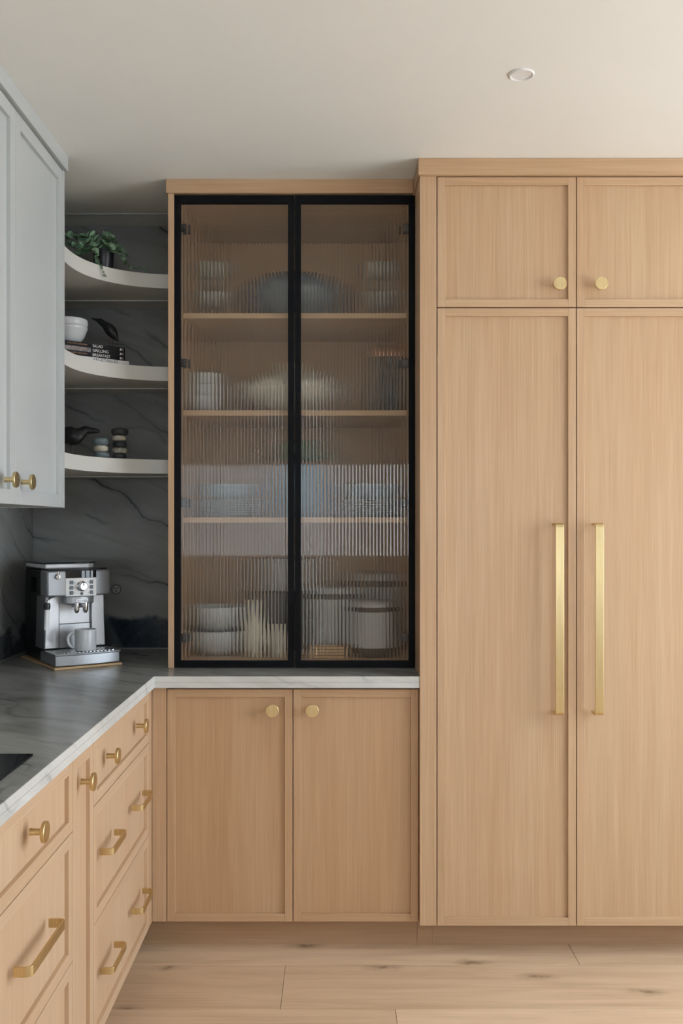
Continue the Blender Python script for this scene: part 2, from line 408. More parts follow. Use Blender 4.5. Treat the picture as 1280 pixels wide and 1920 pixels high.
def front(root, name, x0, z0, w, h, mv=None, mh=None, fr=.026, rec=.010, th=.02):
    """shaker door or drawer front: recessed panel with two stiles and two rails"""
    mv = mv or OAKV; mh = mh or OAKH
    d = box(.001, w-.001, rec, th, .001, h-.001).build(name, mv, root, loc=(x0, 0, z0))
    bv = .0009
    box(0, fr, 0, th-.001, 0, h).build('stile', mv, d, bv); box(w-fr, w, 0, th-.001, 0, h).build('stile', mv, d, bv)
    box(fr, w-fr, 0, th-.001, 0, fr).build('rail', mh, d, bv); box(fr, w-fr, 0, th-.001, h-fr, h).build('rail', mh, d, bv)
    return d

# ------------------------------------------------------------------ tall cabinet
TX, TY = .279, 3.07
tc = thing('tall_cabinet', 'tall oak cabinet with two long doors and brass bar handles', 'cabinet', (TX, TY, 0))
W = 1.03; ZB, ZT = .102, 2.569
box(.02, W-.02, .023, .69, ZB, ZT).build('body', OAKV, tc)
box(0, .02, 0.0225, .69, ZB, ZT).build('side_panel', OAKV, tc, .0006)
box(W-.02, W, 0.0225, .69, ZB, ZT).build('side_panel', OAKV, tc, .0006)
box(0, .0545, 0, .0225, ZB, ZT).build('pilaster', OAKV, tc, .001)
box(W-.0545, W, 0, .0225, ZB, ZT).build('pilaster', OAKV, tc, .001)
box(-.006, W+.006, -.014, .69, ZT, CZ-.0005).build('crown', OAKH, tc, .001)
box(.0, .0498, .092, .11, 0, ZB).build('toe_kick', KICK_SHADE, tc); box(.0505, W-.02, .092, .11, 0, ZB).build('toe_kick', KICK_SHADE, tc)
d = front(tc, 'upper_door', .0575, 2.1386, .456, .4276); knob(d, .396, .0705)
d = front(tc, 'upper_door', .5165, 2.1386, .456, .4276); knob(d, .072, .0705)
d = front(tc, 'tall_door', .0575, ZB, .456, 2.0325); long_handle(d, .377, .404, .701, 1.325)
d = front(tc, 'tall_door', .5165, ZB, .456, 2.0325); long_handle(d, .047, .074, .701, 1.325)

# ------------------------------------------------------------------ base cabinet under the glass cabinet
BX, BYF = -.608, 3.10
bc = thing('base_cabinet', 'oak base cabinet with two doors and round brass knobs under glass cabinet', 'cabinet', (BX, BYF, 0))
BW = .2785 - BX; CB = .884
box(.0, BW, .022, .645, .103, CB-.0005).build('body', OAKV, bc)
box(0, .0475, 0, .021, .103, CB-.001).build('corner_filler', OAKV, bc, .0008)
box(-.062, BW, .064, .08, 0, .103).build('toe_kick', KICK_SHADE, bc)
d = front(bc, 'door', .050, .103, .4165, .772, BASEV_SHADE, BASEH_SHADE); knob(d, .351, .706)
d = front(bc, 'door', .4695, .103, .4155, .772, BASEV_SHADE, BASEH_SHADE); knob(d, .063, .706)

# ------------------------------------------------------------------ drawer run along the left wall (local x runs away from the camera)
def run(name, label, ya, yb, extra=0):
    t = thing(name, label, 'cabinet', (BX, ya, 0), PI/2)
    w = yb - ya
    box(0, w+extra, .022, .60, .103, CB-.0005).build('body', OAKV, t)
    box(0, w+extra, .064, .08, 0, .103).build('toe_kick', KICK_SHADE, t)
    return t, w
ZS = [(.103, .3055), (.411, .298), (.7115, .1665)]      # bottom, height of the three drawers
t, wA = run('drawer_cabinet', 'oak three-drawer cabinet beside the inner corner with two pulls per drawer', 2.351, 3.050, .046)
box(wA+.001, wA+.0465, 0, .021, .103, CB-.001).build('corner_filler', OAKV, t, .0008)
for i, (z, h) in enumerate(ZS):
    d = front(t, 'drawer', .0015, z, wA-.003, h, RUNV_LIT, RUNH_LIT, fr=.03)
    if i == 2: knob(d, .134, .094); knob(d, .507, .094)
    else:
        zz = .575-.411 if i == 1 else .266-.103
        pull(d, .060, .218, zz); pull(d, .433, .594, zz)
t, wP = run('pull_out_cabinet', 'narrow oak pull-out cabinet with one round knob between drawer stacks', 2.1636, 2.351)
d = front(t, 'pull_out_front', .0015, .103, wP-.003, .775, RUNV_LIT, RUNH_LIT, fr=.034); knob(d, .069, .703)
t, wB = run('drawer_cabinet', 'wide oak drawer cabinet below the black cooktop with one long pull visible', 1.25, 2.1636)
for i, (z, h) in enumerate(ZS):
    d = front(t, 'drawer', .0015, z, wB-.003, h, RUNV_LIT, RUNH_LIT, fr=.03)
    if i == 2: knob(d, .304, .097); knob(d, .609, .097)
    else: pull(d, .510, .734, .575-.411 if i == 1 else .163, .019)

# ------------------------------------------------------------------ L-shaped countertop
CT = .9225
L = [(-1.214, 1.24), (-.597, 1.24), (-.597, 3.075), (.2785, 3.075), (.2785, 3.75), (-1.214, 3.75)]
ct = thing('countertop', 'grey veined quartzite countertop wrapping the corner', 'countertop', (0, 0, 0))
MB().prism(L, CT-.019, CT).build('slab', TOP, ct, .0012)
MB().prism([(-.64, 1.24), (-.597, 1.24), (-.597, 3.075), (.2785, 3.075), (.2785, 3.118), (-.64, 3.118)], CB, CT-.0195).build('edge_build_up', TOP, ct, .0012)
for za, zb in ((CB, CT-.0197), (CT-.0190, CT-.0004)):
    box(-.597, .2785, 3.0735, 3.075, za, zb).build('honed_edge', EDGE, ct)
    box(-.597, -.5955, 1.24, 3.0735, za, zb).build('honed_edge', EDGE, ct)

# ------------------------------------------------------------------ glass-door cabinet on the countertop
GX, GY = -.5816, 3.25
gc = thing('glass_cabinet', 'tall oak display cabinet with black-framed reeded glass doors', 'cabinet', (GX, GY, CT))
GW = .8600; GT = 1.6535
box(0, .0206, 0, .499, .0005, GT).build('side_panel', OAKV, gc, .0008)
box(.0206, .0386, .026, .499, .0005, GT).build('inner_side', INNERV_LIT, gc)
box(.8406, GW, .026, .499, .0005, GT).build('inner_side', INNERV_LIT, gc)
box(.0386, .8406, .026, .48, .0005, .022).build('bottom_panel', OAKS_LIT, gc)
box(.0386, .8406, .026, .48, 1.6235, GT).build('top_panel', OAKS_LIT, gc)
box(.0386, .8406, .472, .482, .022, 1.6235).build('back_panel', INNERV_LIT, gc)
box(-.006, .8538, -.008, .499, GT, CZ-CT-.0005).build('crown', OAKH, gc, .001)
SH = [1.2485, .9045, .5255]
for z in SH: box(.0388, .8404, .05, .472, z-.019, z).build('shelf', OAKS_LIT, gc, .0008)
pitch = .0120
def gdoor(x0, w, hinge_left):
    z0, z1 = .003, 1.647; h = z1-z0; s, tt, bb = .0215, .0255, .0215
    d = box(0, s, 0, .022, 0, h).build('glass_door', BLACKM, gc, .0008, loc=(x0, 0, z0))
    d['label'] = 'black metal frame with reeded glass'
    box(w-s, w, 0, .022, 0, h).build('stile', BLACKM, d, .0008)
    box(s, w-s, 0, .022, 0, bb).build('rail', BLACKM, d, .0008); box(s, w-s, 0, .022, h-tt, h).build('rail', BLACKM, d, .0008)
    # reeded glass: convex ribs outside, flat inside
    g = MB(); a, b = s-.004, w-s+.004; nr = round((b-a)/pitch); pt = (b-a)/nr; sag = .0019
    R = ((pt/2)**2+sag**2)/(2*sag); prof = []
    for i in range(nr):
        for k in range(10):
            u = -pt/2+pt*k/10; prof.append((a+(i+.5)*pt+u, .0095-(math.sqrt(R*R-u*u)-(R-sag))))
    prof.append((b, .0095))
    poly = prof + [(b, .0125), (a, .0125)]
    n = len(prof); za, zb = bb-.004, h-tt+.004
    vs = [(x, y, za) for x, y in prof] + [(x, y, zb) for x, y in prof] + [(a, .0125, za), (b, .0125, za), (a, .0125, zb), (b, .0125, zb)]
    fs = [(i, i+1, n+i+1, n+i) for i in range(n-1)]
    A, B, C_, D = 2*n, 2*n+1, 2*n+2, 2*n+3
    fs += [(A, C_, D, B), tuple(range(n))[::-1]+(A, B), tuple(range(n, 2*n))+(D, C_), (0, n, C_, A), (n-1, B, D, 2*n-1)]
    g.add(vs, fs); o = g.build('reeded_glass', REED, d); 
    o.data.polygons.foreach_set('use_smooth', [True]*len(o.data.polygons)); o.data.set_sharp_from_angle(angle=math.radians(32))
    for zc in (1.54, 1.066, .575, .10):
        xs = (s-.002, s+.022) if hinge_left else (w-s-.022, w-s+.002)
        box(*xs, .024, .056, zc-.016, zc+.014).build('hinge', BLACKP, d, .003)
    return d
d = gdoor(.0216, .4176, True)
box(.4155, .4205, -.010, .022, .072, .224).build('edge_pull', BLACKM, d, .0008)
gdoor(.4412, .4185, False)

# ------------------------------------------------------------------ grey wall cabinet on the left
UX = -.882; U0, U1 = 2.129, 3.024
uc = thing('wall_cabinet', 'pale grey painted wall cabinet with two doors and brass knobs', 'cabinet', (UX, U0, 1.48), PI/2)
box(0, U1-U0, .022, .330, 0, 1.094).build('body', GREY, uc, .0006)
box(U1-U0, U1-U0+.020, 0, .330, -.003, 1.094).build('end_panel', GREY, uc, .0006)
box(-.01, U1-U0+.026, -.010, .330, 1.095, 1.1435).build('crown', GREY, uc, .0008)
dw = (U1-U0)/2
for k in range(2):
    d = front(uc, 'door', k*dw+.0012, -.002, dw-.0024, 1.090, GREY, GREY, fr=.040, rec=.011)
    knob(d, .362 if k == 0 else .051, .064)

# ------------------------------------------------------------------ curved corner shelves
for z, lab in ((2.341, 'top curved grey corner shelf holding the potted plant'), (2.0016, 'middle curved grey corner shelf holding the stacked books'), (1.661, 'lowest curved grey corner shelf holding pebble stacks')):
    cx, cy, r = -.545, 3.082, .345
    arc = []
    for k in range(33):
        a = PI - (PI - math.radians(96.2))*k/32; e = 2/2.3; arc.append((cx-r*abs(math.cos(a))**e if k < 32 else -.5822, cy+r*abs(math.sin(a))**e))
    poly = [(-.889, 3.046)] + arc + [(-.5822, 3.749), (-1.2135, 3.749), (-1.2135, 3.046)]
    t = MB().prism(poly, z-.052, z).build('corner_shelf', SHELFP_LIT, None, .001, 30); tag(t, lab, 'shelf', 'curved corner shelves')
    box(-1.2, -.60, 3.600, 3.606, z-.0555, z-.0515).build('light_strip', SHELFP_LIT, t)

# ------------------------------------------------------------------ cooktop, outlet, downlight
ck = thing('cooktop', 'black glass cooktop set into the grey countertop', 'cooktop', (-.905, 1.705, CT))
box(-.255, .255, -.305, .305, .0002, .006).build('glass_top', GLASSBLK, ck, .0015)
ringm = plain('cooktop_ring_print', (.12, .12, .12), .2)
for x, y, r in ((-.11, .14, .09), (.12, .14, .075), (-.11, -.14, .075), (.12, -.14, .1)):
    lathe([(r, .0060), (r, .0062), (r-.003, .0062), (r-.003, .0060)], (x, y, 0), 40).build('ring', ringm, ck)
ol = thing('power_outlet', 'small round power outlet in the grey stone splashback', 'outlet', (-.879, 3.7495, 1.163))
plate = plain('outlet_plate', (.30, .30, .29), .4)
lathe([(.0001, 0), (.0165, 0), (.0165, .0015), (.0001, .0015)], (0, 0, 0), 32, '-y').build('face_plate', plate, ol, smooth=35)
lathe([(.0168, 0), (.0195, 0), (.0195, .002), (.0168, .002), (.0168, 0)], (0, 0, 0), 32, '-y').build('ring', BLACKP, ol, smooth=35)
for x in (-.006, .006): box(x-.0014, x+.0014, -.0021, -.0012, .001, .008).build('slot', BLACKP, ol)
lathe([(.0001, 0), (.003, 0), (.003, .0021), (.0001, .0021)], (0, 0, -.0065), 16, '-y').build('slot', BLACKP, ol)
dl = thing('downlight', 'small round white recessed downlight in the ceiling', 'light', (*DL, CZ))
lathe([(.0275, .0), (.0275, -.0035), (.031, -.005), (.0335, -.0035), (.0340, -.0003)], (0, 0, 0), 48).build('trim_ring', WHITEP, dl, smooth=40)
lathe([(.0278, -.002), (.024, .018), (.021, .035)], (0, 0, 0), 40).build('reflector', WHITEP, dl, smooth=40)
lathe([(.0001, .030), (.021, .034), (.021, .05), (.0001, .05)], (0, 0, 0), 40).build('lens', plain('frosted_lens', (.55, .55, .53), .4), dl, smooth=40)

# ------------------------------------------------------------------ coffee machine on its board
CA = math.radians(35); fc = Vector((-.9585, 3.187, CT))
u = Vector((math.cos(CA), math.sin(CA), 0)); v = Vector((-math.sin(CA), math.cos(CA), 0))
org = fc + u*.122
bd = thing('serving_board', 'thin wooden board under the coffee machine', 'board', org, CA)
box(-.122, .122, 0, .385, .0004, .009).build('plank', BOARD, bd, .002)
bd.children[0].name = 'board_top'
cmz = .0095
cm = thing('coffee_machine', 'silver espresso machine with control dial standing on wooden board', 'coffee machine', org + Vector((0, 0, cmz)), CA)
def arcfront(hw, y0, bulge, yb, n=12):
    pts = [(-hw + 2*hw*k/n, y0 - bulge*(1-(2*k/n-1)**2)) for k in range(n+1)]
    return pts + [(hw, yb), (-hw, yb)]
box(-.108, .108, .115, .338, .002, .3275).build('housing', BLACKP, cm, .006)
for k in range(7): box(-.1095, -.1075, .200+k*.009, .204+k*.009, .245, .300).build('vent', BLACKM, cm)
# steel side columns, flared to the foot, and the recessed centre
for sx in (-1, 1):
    P = [(sx*.058, .047), (sx*.114, .047), (sx*.110, .14), (sx*.108, .238), (sx*.058, .238)]
    MB().prism(P, .096, .20, 'y').build('steel_column', STEEL, cm, .004, 30)
box(-.0575, .0575, .108, .20, .134, .238).build('centre_panel', STEEL, cm, .001)
box(-.0575, .0575, .106, .20, .047, .1325).build('service_door', STEEL, cm, .001)
# drip tray
tr = MB().prism(arcfront(.116, .010, .012, .172), .002, .040).build('drip_tray', SILVER, cm, .003, 30)
MB().prism(arcfront(.1185, .004, .013, .136), .040, .0445).build('tray_rim', SILVER, tr, .0015, 30)
for k in range(15): box(-.098+k*.0135, -.092+k*.0135, .018, .094, .0445, .0458).build('grille_bar', CHROME, tr)
# head
MB().prism(arcfront(.116, .058, .022, .135), .236, .328).build('head', SILVER, cm, .006, 30)
P = [(-.056+.112*k/10, .058-.022*(1-((-.056+.112*k/10)/.114)**2)-.003) for k in range(11)]
pan = MB().prism(P + [(.056, .07), (-.056, .07)], .2365, .301).build('control_panel', WHITEP, cm, .001, 30)
MB().prism(P + [(.056, .07), (-.056, .07)], .3015, .3275).build('display', GLASSBLK, cm, .001, 30)
def fy(x): return .058-.022*(1-(x/.114)**2)-.003
for sx in (-1, 1):
    for k in range(3):
        z = .286-.0185*k; x = sx*.036
        b = box(x-.0065, x+.0065, fy(x)-.003, fy(x)+.003, z-.0065, z+.0065).build('button', plain('grey_button', (.10, .12, .14), .3) if k == 0 and sx < 0 else bpy.data.materials['grey_button'], pan, .0015)
        lathe([(.0001, 0), (.0014, 0), (.0014, .001), (.0001, .001)], (sx*.025, fy(sx*.025), z), 10, '-y').build('indicator', BLACKP, pan)
lathe([(.0001, 0), (.0185, 0), (.0185, .002), (.0155, .004), (.0145, .018), (.012, .021), (.0001, .021)], (0, fy(0), .272), 32, '-y').build('dial', CHROME, pan, smooth=35)
box(-.0018, .0018, fy(0)-.0225, fy(0)-.020, .274, .285).build('dial_mark', BLACKP, pan)
lathe([(.0001, 0), (.005, 0), (.005, .002), (.0001, .002)], (0, fy(0), .2455), 20, '-y').build('button', BLACKP, pan, smooth=35)
lathe([(.0001, 0), (.010, 0), (.010, .010), (.007, .016), (.0001, .017)], (-.084, .048, .307), 24, '-y').build('steam_knob', CHROME, cm, smooth=35)
box(-.087, -.081, .0285, .038, .304, .326).build('steam_lever', CHROME, cm, .002)
# spout
sp = MB().prism(arcfront(.051, .050, .018, .108), .209, .236).build('spout_block', SILVER, cm, .003, 30)
MB().prism(arcfront(.026, .036, .006, .07), .196, .211).build('spout_bridge', DARKST, sp, .002, 30)
for x in (-.016, .016):
    lathe([(.004, .176), (.0085, .182), (.010, .190), (.010, .213), (.0001, .213)], (x, .040, 0), 20).build('nozzle', CHROME, sp, smooth=40)
box(-.024, .024, .0305, .034, .215, .229).build('badge', STEEL, sp, .002)
text('brand_lettering', "De'Longhi", .010, INKD, sp, (-.020, .0302, .222), 0, .040)
# steam wand on the left
wd = MB().tube([(-.075, .100, .232), (-.090, .085, .233), (-.106, .072, .226), (-.112, .068, .210)], .004, 10, 4).build('steam_wand', CHROME, cm, smooth=60)
lathe([(.006, 0), (.011, .003), (.012, .014), (.010, .024), (.005, .026)], (-.113, .067, .190), 20).build('wand_grip', BLACKP, wd, smooth=40)
MB().tube([(-.113, .067, .192), (-.117, .064, .120)], [.0085, .0085], 16).build('wand_sleeve', WHITEP, wd, smooth=60)
# bean hopper and lid
MB().prism(arcfront(.108, .075, .016, .336), .328, .3335).build('top_deck', BLACKP, cm, .002, 30)
hp = MB().prism([(-.108, .10), (.050, .10), (.080, .13), (.084, .332), (-.108, .332)], .3335, .350).build('bean_hopper', WHITEP, cm, .004, 30)
MB().prism([(-.115, .092), (.050, .092), (.085, .124), (.090, .340), (-.115, .340)], .350, .3555).build('hopper_lid', GLASSBLK, hp, .003, 30)

for ch in cm.children:
    if ch.name.split('.')[0] != 'drip_tray': ch.location.y += .040
mg = thing('mug', 'white ceramic mug on the drip tray of the coffee machine', 'mug', org + u*.004 + v*.047 + Vector((0, 0, cmz+.0461)), CA + math.radians(-10))
lathe([(.0001, 0), (.033, 0), (.0360, .002), (.0372, .006), (.0372, .074), (.0364, .0755), (.0350, .074), (.0345, .008), (.0001, .006)], (0, 0, 0), 40).build('cup', WHITE, mg, smooth=35)
MB().tube([(-.0355, 0, .061), (-.050, 0, .063), (-.060, 0, .050), (-.060, 0, .033), (-.052, 0, .018), (-.0355, 0, .012)], .0048, 12, 5, 1.3).build('handle', WHITE, mg, smooth=60)

# ------------------------------------------------------------------ plant on the top shelf
PLX, PLY, PLZ = -.836, 3.372, 2.341
pl = thing('potted_plant', 'trailing eucalyptus plant in a small black pot on top shelf', 'plant', (PLX, PLY, PLZ))
lathe([(.0001, 0.0005), (.031, .0005), (.0330, .004), (.0370, .066), (.0370, .069), (.0345, .069), (.0335, .063), (.0001, .061)], (0, 0, 0), 36).build('pot', plain('black_pot', (.014, .013, .018), .35, var=.1), pl, smooth=35)
lathe([(.0001, .064), (.0335, .0635), (.0335, .061), (.0001, .061)], (0, 0, 0), 24).build('soil', SOIL, pl)
def leafmesh(name, mat, long=1.0):
    m = MB(); n = 10; vs = [(0, 0, 0)]; 
    for ring, rr in ((0, .55), (1, 1.0)):
        for k in range(n):
            a = 2*PI*k/n; x, y = rr*math.cos(a), rr*math.sin(a)
            vs.append(((x+1)*.5*long if True else x, y*.5, .10*(x*x*.5+y*y)*rr - .02*abs(y)))
    vs[0] = (.5*long, 0, -.01)
    fs = [(0, 1+k, 1+(k+1) % n) for k in range(n)] + [(1+k, 1+n+k, 1+n+(k+1) % n, 1+(k+1) % n) for k in range(n)]
    m.add(vs, fs); return m.mesh(name, mat, 80)
LM = leafmesh('leaf', LEAF)
stems = [  # control points, leaf size at start and end, number of pairs
    ([(0,0,.062), (-.02,-.015,.100), (-.055,-.035,.112), (-.090,-.045,.108), (-.125,-.035,.112)], .036, .028, 10),
    ([(0,0,.062), (-.018,-.02,.092), (-.045,-.05,.088), (-.060,-.068,.062), (-.070,-.075,.036)], .034, .022, 9),
    ([(0,0,.062), (-.012,-.03,.088), (-.018,-.052,.064), (-.008,-.066,.032), (.006,-.078,.002), (.016,-.072,-.022), (.023,-.070,-.040)], .030, .010, 12),
    ([(0,0,.062), (.008,-.012,.100), (.022,-.02,.116), (.045,-.02,.104), (.062,-.022,.075), (.072,-.018,.042)], .034, .022, 10),
    ([(0,0,.062), (.02,-.005,.092), (.05,.0,.078), (.072,.005,.050), (.085,.01,.022), (.105,.008,.010), (.145,.004,.009)], .028, .014, 13),
    ([(0,0,.062), (.015,.015,.096), (.045,.02,.092), (.075,.02,.068), (.092,.02,.056)], .026, .013, 9),
    ([(0,0,.062), (-.012,.012,.102), (-.05,.01,.120), (-.095,.0,.118), (-.13,.01,.100)], .034, .024, 9),
    ([(0,0,.062), (.0,.01,.104), (.014,.012,.126)], .034, .024, 5),
    ([(0,0,.062), (-.03,.0,.080), (-.07,-.03,.064), (-.085,-.05,.038)], .032, .022, 8),
    ([(0,0,.062), (-.02,-.03,.075), (-.05,-.06,.058), (-.075,-.07,.060), (-.095,-.07,.075)], .032, .024, 8),
    ([(0,0,.062), (.015,-.025,.085), (.03,-.035,.080), (.042,-.036,.060)], .030, .024, 5),
]
def along(pts, t):
    pts = [Vector(p) for p in pts]; n = len(pts)-1; i = min(int(t*n), n-1); f = t*n-i
    p0, p1, p2, p3 = pts[max(i-1,0)], pts[i], pts[i+1], pts[min(i+2,n)]
    return .5*((2*p1)+(p2-p0)*f+(2*p0-5*p1+4*p2-p3)*f*f+(3*p1-p0-3*p2+p3)*f**3)
rnd = random.Random(3)
for pts, s0, s1, npair in stems:
    MB().tube([along(pts, k/14) for k in range(15)], [.0014-.0007*k/14 for k in range(15)], 5).build('stem', STEMM, pl, smooth=60)
    for k in range(npair):
        t = .16 + .84*k/(npair-1); p = along(pts, t); tg = (along(pts, min(1, t+.03))-along(pts, t-.03)).normalized()
        for side in (-1, 1):
            a = rnd.uniform(0, 2*PI) if k % 2 else PI/2*side + rnd.uniform(-.5, .5)
            ref = Vector((0, 0, 1)) if abs(tg.z) < .8 else Vector((1, 0, 0))
            b1 = tg.cross(ref).normalized(); b2 = tg.cross(b1).normalized()
            dr = (b1*side*1.0 + b2*rnd.uniform(-.5, .5) + tg*rnd.uniform(.1, .6) + Vector((0, -.25, .05))).normalized()
            nm = (Vector((rnd.uniform(-.4, .4), -1.0, .55 + rnd.uniform(-.3, .3)))); nm = (nm - dr*nm.dot(dr)).normalized()
            yv = nm.cross(dr); s = (s0+(s1-s0)*t)*rnd.uniform(.8, 1.15)
            o = bpy.data.objects.new('leaf', LM); COL.objects.link(o); o.parent = pl
            M = Matrix((dr, yv, nm)).transposed().to_4x4() @ Matrix.Diagonal((s, s*.92, s, 1)); M.translation = p
            o.matrix_local = M

# ------------------------------------------------------------------ books, bowls, birds and pebbles on the corner shelves
BA = math.radians(39); bu = Vector((math.cos(BA), math.sin(BA), 0)); bv = Vector((-math.sin(BA), math.cos(BA), 0))
def book(label, right, z, Lb, D, th, cover, title, ink, tx, tw, series, band=None):
    o0 = right - bu*Lb
    b = thing('book', label, 'book', (o0.x, o0.y, z), BA, 'cookbooks on the middle shelf')
    e = .0022
    cv = box(0, Lb, 0, e, 0, th).box(0, Lb, e, D, 0, e).box(0, Lb, e, D, th-e, th).build('cover', cover, b, .0004)
    box(.003, Lb-.003, e, D-.004, e, th-e).build('pages', PAPER, b)
    text('title', title, th*.80 if tw is None else th*.92, ink, b, (tx, -.0004, th/2), 0, tw, .0)
    if series:
        text('series_name', series, th*.42, INKO, b, (.055, -.0004, th*.55), 0, .075)
        for dx, dz in ((0, .0018), (.004, -.0008), (-.001, -.003)):
            box(Lb-.020+dx, Lb-.016+dx, -.0006, 0, th/2+dz-.0018, th/2+dz+.0018).build('emblem', INKW, b)
        box(Lb-.010, Lb-.007, -.0006, 0, th/2-.005, th/2+.005).build('emblem', plain('grey_lettering', (.2, .2, .2), .5), b)
    if band: box(-.0003, Lb*.52, -.0003, 0, .0004, th-.0004).build('printed_band', band, b)
    return b
RT = Vector((-.762, 3.386, 0)); z2 = 2.0016
th = .0158
book('white cookbook at the bottom of the stack, titled VEGETABLES', RT + bu*.016, z2, .29, .215, .0150, BOOKWHT, 'VEGETABLES', INKD, .150, .096, None)
book('black cookbook third in the stack, titled BREAKFAST', RT, z2+.0152, .275, .205, th, BOOKBLK, 'BREAKFAST', INKW, .150, .067, 'WILLIAMS-SONOMA')
book('black cookbook second from the top, titled GRILLING, grey band on spine', RT, z2+.0152+th+.0002, .275, .205, th, BOOKBLK, 'GRILLING', INKW, .150, .060, 'WILLIAMS-SONOMA', BOOKGRY)
book('black cookbook on top of the stack, titled SALAD', RT, z2+.0152+2*(th+.0002), .275, .205, th, BOOKBLK, 'SALAD', INKW, .150, .038, 'WILLIAMS-SONOMA')
ztop = z2+.0152+3*(th+.0002)
def bowl_profile(r, h, t=.004, foot=.45):
    out = [(.0001, 0), (r*foot, 0), (r*foot, .003)]
    for k in range(1, 9):
        a = k/8*PI/2; out.append((r*foot+(r-r*foot)*math.sin(a), .003+(h-.003)*(1-math.cos(a))**.85))
    inn = [(max(.0001, p[0]-t), p[1]+(t if i < 8 else 0)) for i, p in enumerate(out[3:][::-1])]
    return out + [(r-t*.4, h+.001)] + inn[:-1] + [(.0001, .003+t)]
bp = RT - bu*.182 + bv*.072
bw = lathe([(.0001, 0), (.034, 0), (.037, .003), (.053, .026), (.063, .052), (.0655, .058), (.0635, .063), (.060, .058), (.036, .008), (.0001, .006)], (0, 0, 0), 40).build('bowl', WHITE, None, smooth=45, loc=(bp.x, bp.y, ztop))
tag(bw, 'white ceramic bowl on the books, the lower of two nested', 'bowl', 'white bowls on the books')
bw = lathe([(.0001, .0), (.030, .0), (.050, .026), (.0585, .040), (.0635, .0500), (.066, .056), (.0645, .070), (.0625, .0715), (.0605, .070), (.059, .056), (.032, .008), (.0001, .006)], (0, 0, 0), 40).build('bowl', WHITE, None, smooth=45, loc=(bp.x, bp.y, ztop+.0165))
tag(bw, 'white ceramic bowl with thick rim nested on top of the other', 'bowl', 'white bowls on the books')

def bird(label, loc, rz, spine, rads, legs, s):
    b = thing('bird_figurine', label, 'figurine', loc, rz, 'black bird figurines')
    MB().tube([Vector(p)*s for p in spine], [r*s for r in rads], 20, 6, .82).build('body', BLACKW, b, smooth=70)
    for lg in legs:
        MB().tube([Vector(p)*s for p in lg], .0018, 6).build('leg', plain('dark_leg_wire', (.05, .03, .03), .5), b, smooth=60)
    return b
p = RT - bu*.052 + bv*.016
bird('black bird figurine standing on the books, beak pointing left', (p.x, p.y, ztop), math.radians(8),
     [(-.066,0,.1000), (-.046,0,.0950), (-.034,0,.0905), (-.020,0,.080), (-.002,0,.064), (.012,0,.046), (.022,0,.032), (.030,0,.021)],
     [.0015, .0055, .0110, .0125, .0195, .0175, .0085, .003], [[(.000,-.004,0), (-.002,-.004,.046)], [(.010,.005,0), (.006,.005,.042)]], 1.0)
bird('large black bird figurine on lowest shelf, beak pointing right', (-.918, 3.235, 1.661), math.radians(2),
     [(-.060,0,.060), (-.035,0,.068), (-.010,0,.070), (.018,0,.069), (.040,0,.080), (.053,0,.088), (.068,0,.088), (.085,0,.087), (.103,0,.0855)],
     [.008, .022, .0315, .0310, .0200, .0165, .0115, .0095, .0045], [[(-.010,-.008,0), (-.004,-.008,.046)], [(.004,.008,0), (.008,.008,.046)]], 1.0)

def cairn(label, x, y, z, stones):
    t = thing('pebble_stack', label, 'ornament', (x, y, z), 0, 'pebble stacks'); zz = 0
    for k, (kind, w_, h, dx, rot) in enumerate(stones):
        pr = []
        for i in range(9):
            a = -PI/2+PI*i/8; e = .42
            pr.append((max(.0001, w_/2*(abs(math.cos(a))**e)), h/2+h/2*(abs(math.sin(a))**.9)*(1 if a > 0 else -1)))
        o = lathe(pr, (0, 0, 0), 24, sx=1, sy=.88).build('pebble', PEB[kind], t, smooth=70, loc=(dx, 0, zz)); o.rotation_euler = (0, 0, rot)
        zz += h*.955
cairn('short stack of three pebbles, blue-grey on top', -.842, 3.362, 1.6612, [('b', .058, .024, .002, 1), ('c', .059, .0245, -.001, 2), ('b', .058, .0285, -.002, .4)])
cairn('tall stack of five pebbles, dark one on top', -.789, 3.415, 1.6612, [('d', .054, .0215, 0, 1), ('s', .055, .0235, .0, .3), ('d', .057, .0245, .001, 2.2), ('c', .056, .0215, -.001, 1.4), ('d', .062, .0285, .001, .2)])

# ------------------------------------------------------------------ what stands in the glass cabinet
Z1, Z2, Z3, Z0 = CT+SH[0]+.0003, CT+SH[1]+.0003, CT+SH[2]+.0003, CT+.0223
def gob(label, x):
    t = thing('candle_holder', label, 'candle holder', (x, 3.46, Z1), 0, 'glass candle holders')
    lathe([(.0001, 0), (.040, 0), (.041, .006), (.018, .016), (.012, .03), (.016, .048)], (0, 0, 0), 32).build('foot', SMOKEGLASS, t, smooth=45)
    lathe([(.016, .046), (.038, .062), (.047, .088), (.049, .108), (.046, .110), (.02, .106), (.013, .108)], (0, 0, 0), 32).build('lower_bowl', SMOKEGLASS, t, smooth=45)
    lathe([(.013, .106), (.020, .125), (.022, .14), (.015, .158)], (0, 0, 0), 32).build('stem', SMOKEGLASS, t, smooth=45)
    lathe([(.015, .156), (.036, .170), (.046, .192), (.049, .214), (.047, .217), (.044, .212), (.03, .18), (.0001, .172)], (0, 0, 0), 32).build('upper_bowl', SMOKEGLASS, t, smooth=45)
gob('smoky glass candle holder at the left end of the top shelf', -.455)
gob('smoky glass candle holder at the right end of the top shelf', .176)
o = lathe([(.0001, 0), (.115, 0), (.135, .012), (.168, .055), (.186, .098), (.182, .118), (.158, .145), (.125, .168), (.090, .178), (.0001, .180)], (0, 0, 0), 48).build('glass_bowl', BLUEGLASS, None, smooth=40, loc=(-.149, 3.50, Z1)); tag(o, 'wide domed blue-grey glass bowl on the top shelf', 'bowl')
